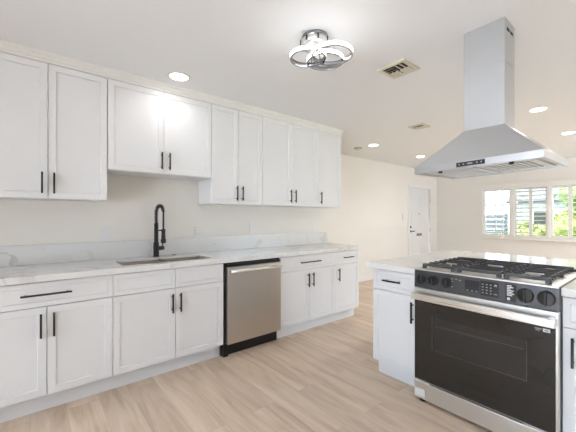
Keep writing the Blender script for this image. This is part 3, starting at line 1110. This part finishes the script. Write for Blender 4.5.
b = MB(); b.lathe([(.062, -.0004), (.062, -.012), (.050, -.026), (.0, -.028)], seg=28); b.build('housing', M['vent'], t)
b = MB(); b.lathe([(.0625, -.006), (.0635, -.008), (.0635, -.011), (.0625, -.012)], seg=28); b.build('vent_slot', M['dark'], t)

# ------------------------------------------------------------------ plantation shutters on the windows
def shutter(label, x0, x1, ang, st=.03):
    cx = (x0 + x1) / 2
    t = thing('window_shutter', label, 'shutter', (cx, YFAR + .035, WZ0), 0, 'white louvered window shutters')
    w, h = x1 - x0 - .003, WZ1 - WZ0 - .004
    b = MB()
    b.box(-w / 2, -w / 2 + st, -.012, .012, .002, h); b.box(w / 2 - st, w / 2, -.012, .012, .002, h)
    b.box(-w / 2 + st, w / 2 - st, -.012, .012, .002, .035); b.box(-w / 2 + st, w / 2 - st, -.012, .012, h - .035, h)
    b.build('frame', M['trim'], t)
    n = 11
    for k in range(n):
        z = .035 + (h - .07) * (k + .5) / n
        b = MB()
        R_ = Matrix.Translation((0, 0, z)) @ Matrix.Rotation(math.radians(ang), 4, 'X')
        b.box(-w / 2 + st + .001, w / 2 - st - .001, -.038, .038, -.005, .005, M4=R_, bevel=.002)
        b.build('louver', M['trim'], t)
shutter('white louvered shutter filling the leftmost of the three window openings', *WX[0], 1)
xm = (WX[1][0] + WX[1][1]) / 2
shutter('white shutter with tilted louvers, left panel of the middle window opening', WX[1][0], xm, -20)
shutter('white shutter with open louvers, right panel of the middle window opening', xm, WX[1][1], -8)
xm = -1.235
shutter('white louvered shutter, left panel of the right window opening', WX[2][0], xm, -6)
shutter('white louvered shutter, right panel of the right window opening at the photo edge', xm, WX[2][1], -6)

# ------------------------------------------------------------------ outside the windows
b = MB(); b.box(-40, 40, YFAR + .16, 60, -.35, -.25); struct(b.build('lawn', M['lawn']))
b = MB(); b.box(-40, 40, -40, YBACK - .16, -.12, -.02); struct(b.build('patio', M['concrete']))  # unseen ground, made pale to bounce sunlight onto the ceiling
b = MB(); b.box(XRIGHT + .16, 40, YBACK - .15, YFAR + .1, -.12, -.02); struct(b.build('side_yard', M['concrete']))
b = MB(); b.box(-30, 30, 18, 24, -.25, -.235); struct(b.build('street', M['concrete']))


def blob(b, c, r, n, spread, mat=None, flat=.85):
    """leafy crown: many little crossed leaf cards round lumps, plus a solid core"""
    rnd = random.Random(int(c[0] * 97 + c[1] * 31))
    lumps = [(Vector(c), r)] + [(Vector(c) + Vector((rnd.uniform(-1, 1), rnd.uniform(-1, 1), rnd.uniform(-.5, .7))) * r * spread, r * rnd.uniform(.5, .75)) for _ in range(6)]
    for lc, lr in lumps:
        s = bmesh.ops.create_icosphere(b.bm, subdivisions=3, radius=lr * .93)
        for v in s['verts']:
            d_ = v.co.normalized()
            v.co = lc + d_ * lr * (.86 + .16 * rnd.random()) * 1.0
            v.co.z = lc.z + (v.co.z - lc.z) * flat
        for _ in range(n):
            d_ = Vector((rnd.gauss(0, 1), rnd.gauss(0, 1), rnd.gauss(0, 1))).normalized()
            p = lc + d_ * lr * rnd.uniform(.9, 1.12)
            p.z = lc.z + (p.z - lc.z) * flat
            a = Vector((rnd.gauss(0, 1), rnd.gauss(0, 1), rnd.gauss(0, 1))).normalized()
            u = d_.cross(a).normalized()
            v_ = (d_ + u.cross(d_) * rnd.uniform(-1, 1)).normalized()
            s_ = rnd.uniform(.05, .10)
            q = [b.bm.verts.new(p + u * s_ * .5), b.bm.verts.new(p + v_ * s_), b.bm.verts.new(p - u * s_ * .5), b.bm.verts.new(p - v_ * s_ * .4)]
            b.bm.faces.new(q)


def bush(label, x, y, r, h):
    t = thing('garden_bush', label, 'bush', (x, y, -.25), 0, 'bushes outside the windows')
    b = MB(); blob(b, (0, 0, h), r, 150, .75); b.build('foliage', M['leaf'], t)
    b = MB()
    for k in range(4):
        a = k * 1.6
        b.tube([(.03 * math.cos(a), .03 * math.sin(a), 0), (.25 * math.cos(a), .25 * math.sin(a), h)], [.03, .015], 7)
    b.build('stems', M['bark'], t)
bush('yellow-green bush seen through the right window opening, its left part', -1.78, 11.6, .46, 1.15)
bush('yellow-green bush at the photo\'s right edge, through the right window opening', -.75, 11.0, .46, 1.2)
bush('yellow-green bush seen low through the middle window opening', -2.85, 11.9, .42, .85)


def tree(label, x, y, h, r):
    t = thing('garden_tree', label, 'tree', (x, y, -.25), 0, 'trees outside the windows')
    b = MB(); b.tube([(0, 0, 0), (.06, .02, h * .4), (.02, .08, h)], [.16, .12, .07], 10)
    b.tube([(.05, .02, h * .55), (.5, .1, h * .9)], [.07, .04], 8); b.tube([(.05, .02, h * .5), (-.5, .0, h * .9)], [.07, .04], 8)
    b.build('trunk', M['bark'], t)
    b = MB(); blob(b, (0, 0, h * 1.08), r, 260, .85); b.build('crown', M['leafdark'], t)
tree('green tree with its crown behind the top of the right window opening', -1.75, 15.5, 2.15, 1.0)

# neighbour's house across the street
t = thing('neighbour_house', 'blue-grey house with dark roof seen beyond the bushes through the windows', 'house', (-2.6, 27, -.25))
b = MB(); b.box(-4.5, 4.5, 0, 7, 0, 2.5); b.build('wall', M['siding'], t)
b = MB(); b.prism([(-.6, 2.45), (3.5, 4.3), (7.6, 2.45), (7.6, 2.6), (3.5, 4.5), (-.6, 2.6)], 'X', -5.0, 5.0); b.build('roof', M['roof'], t)
for q in (-3, -.2, 2.6):
    b = MB(); b.box(q - .6, q + .6, -.04, .02, .9, 2.0, M['trim']); b.box(q - .52, q + .52, -.045, .0, .98, 1.92, M['dark']); b.build('window', M['trim'], t)
t = thing('garden_fence', 'grey horizontal board fence seen low through the left window opening', 'fence', (-5.3, 12.5, -.25))
b = MB()
for k in range(9):
    b.box(-1.2, 1.75, -.012, .012, .06 + k * .17, .20 + k * .17)
b.build('boards', M['wood'], t)
for q in (-1.1, .3, 1.7):
    b = MB(); b.box(q - .045, q + .045, .012, .10, 0, 1.62); b.build('post', M['wood'], t)
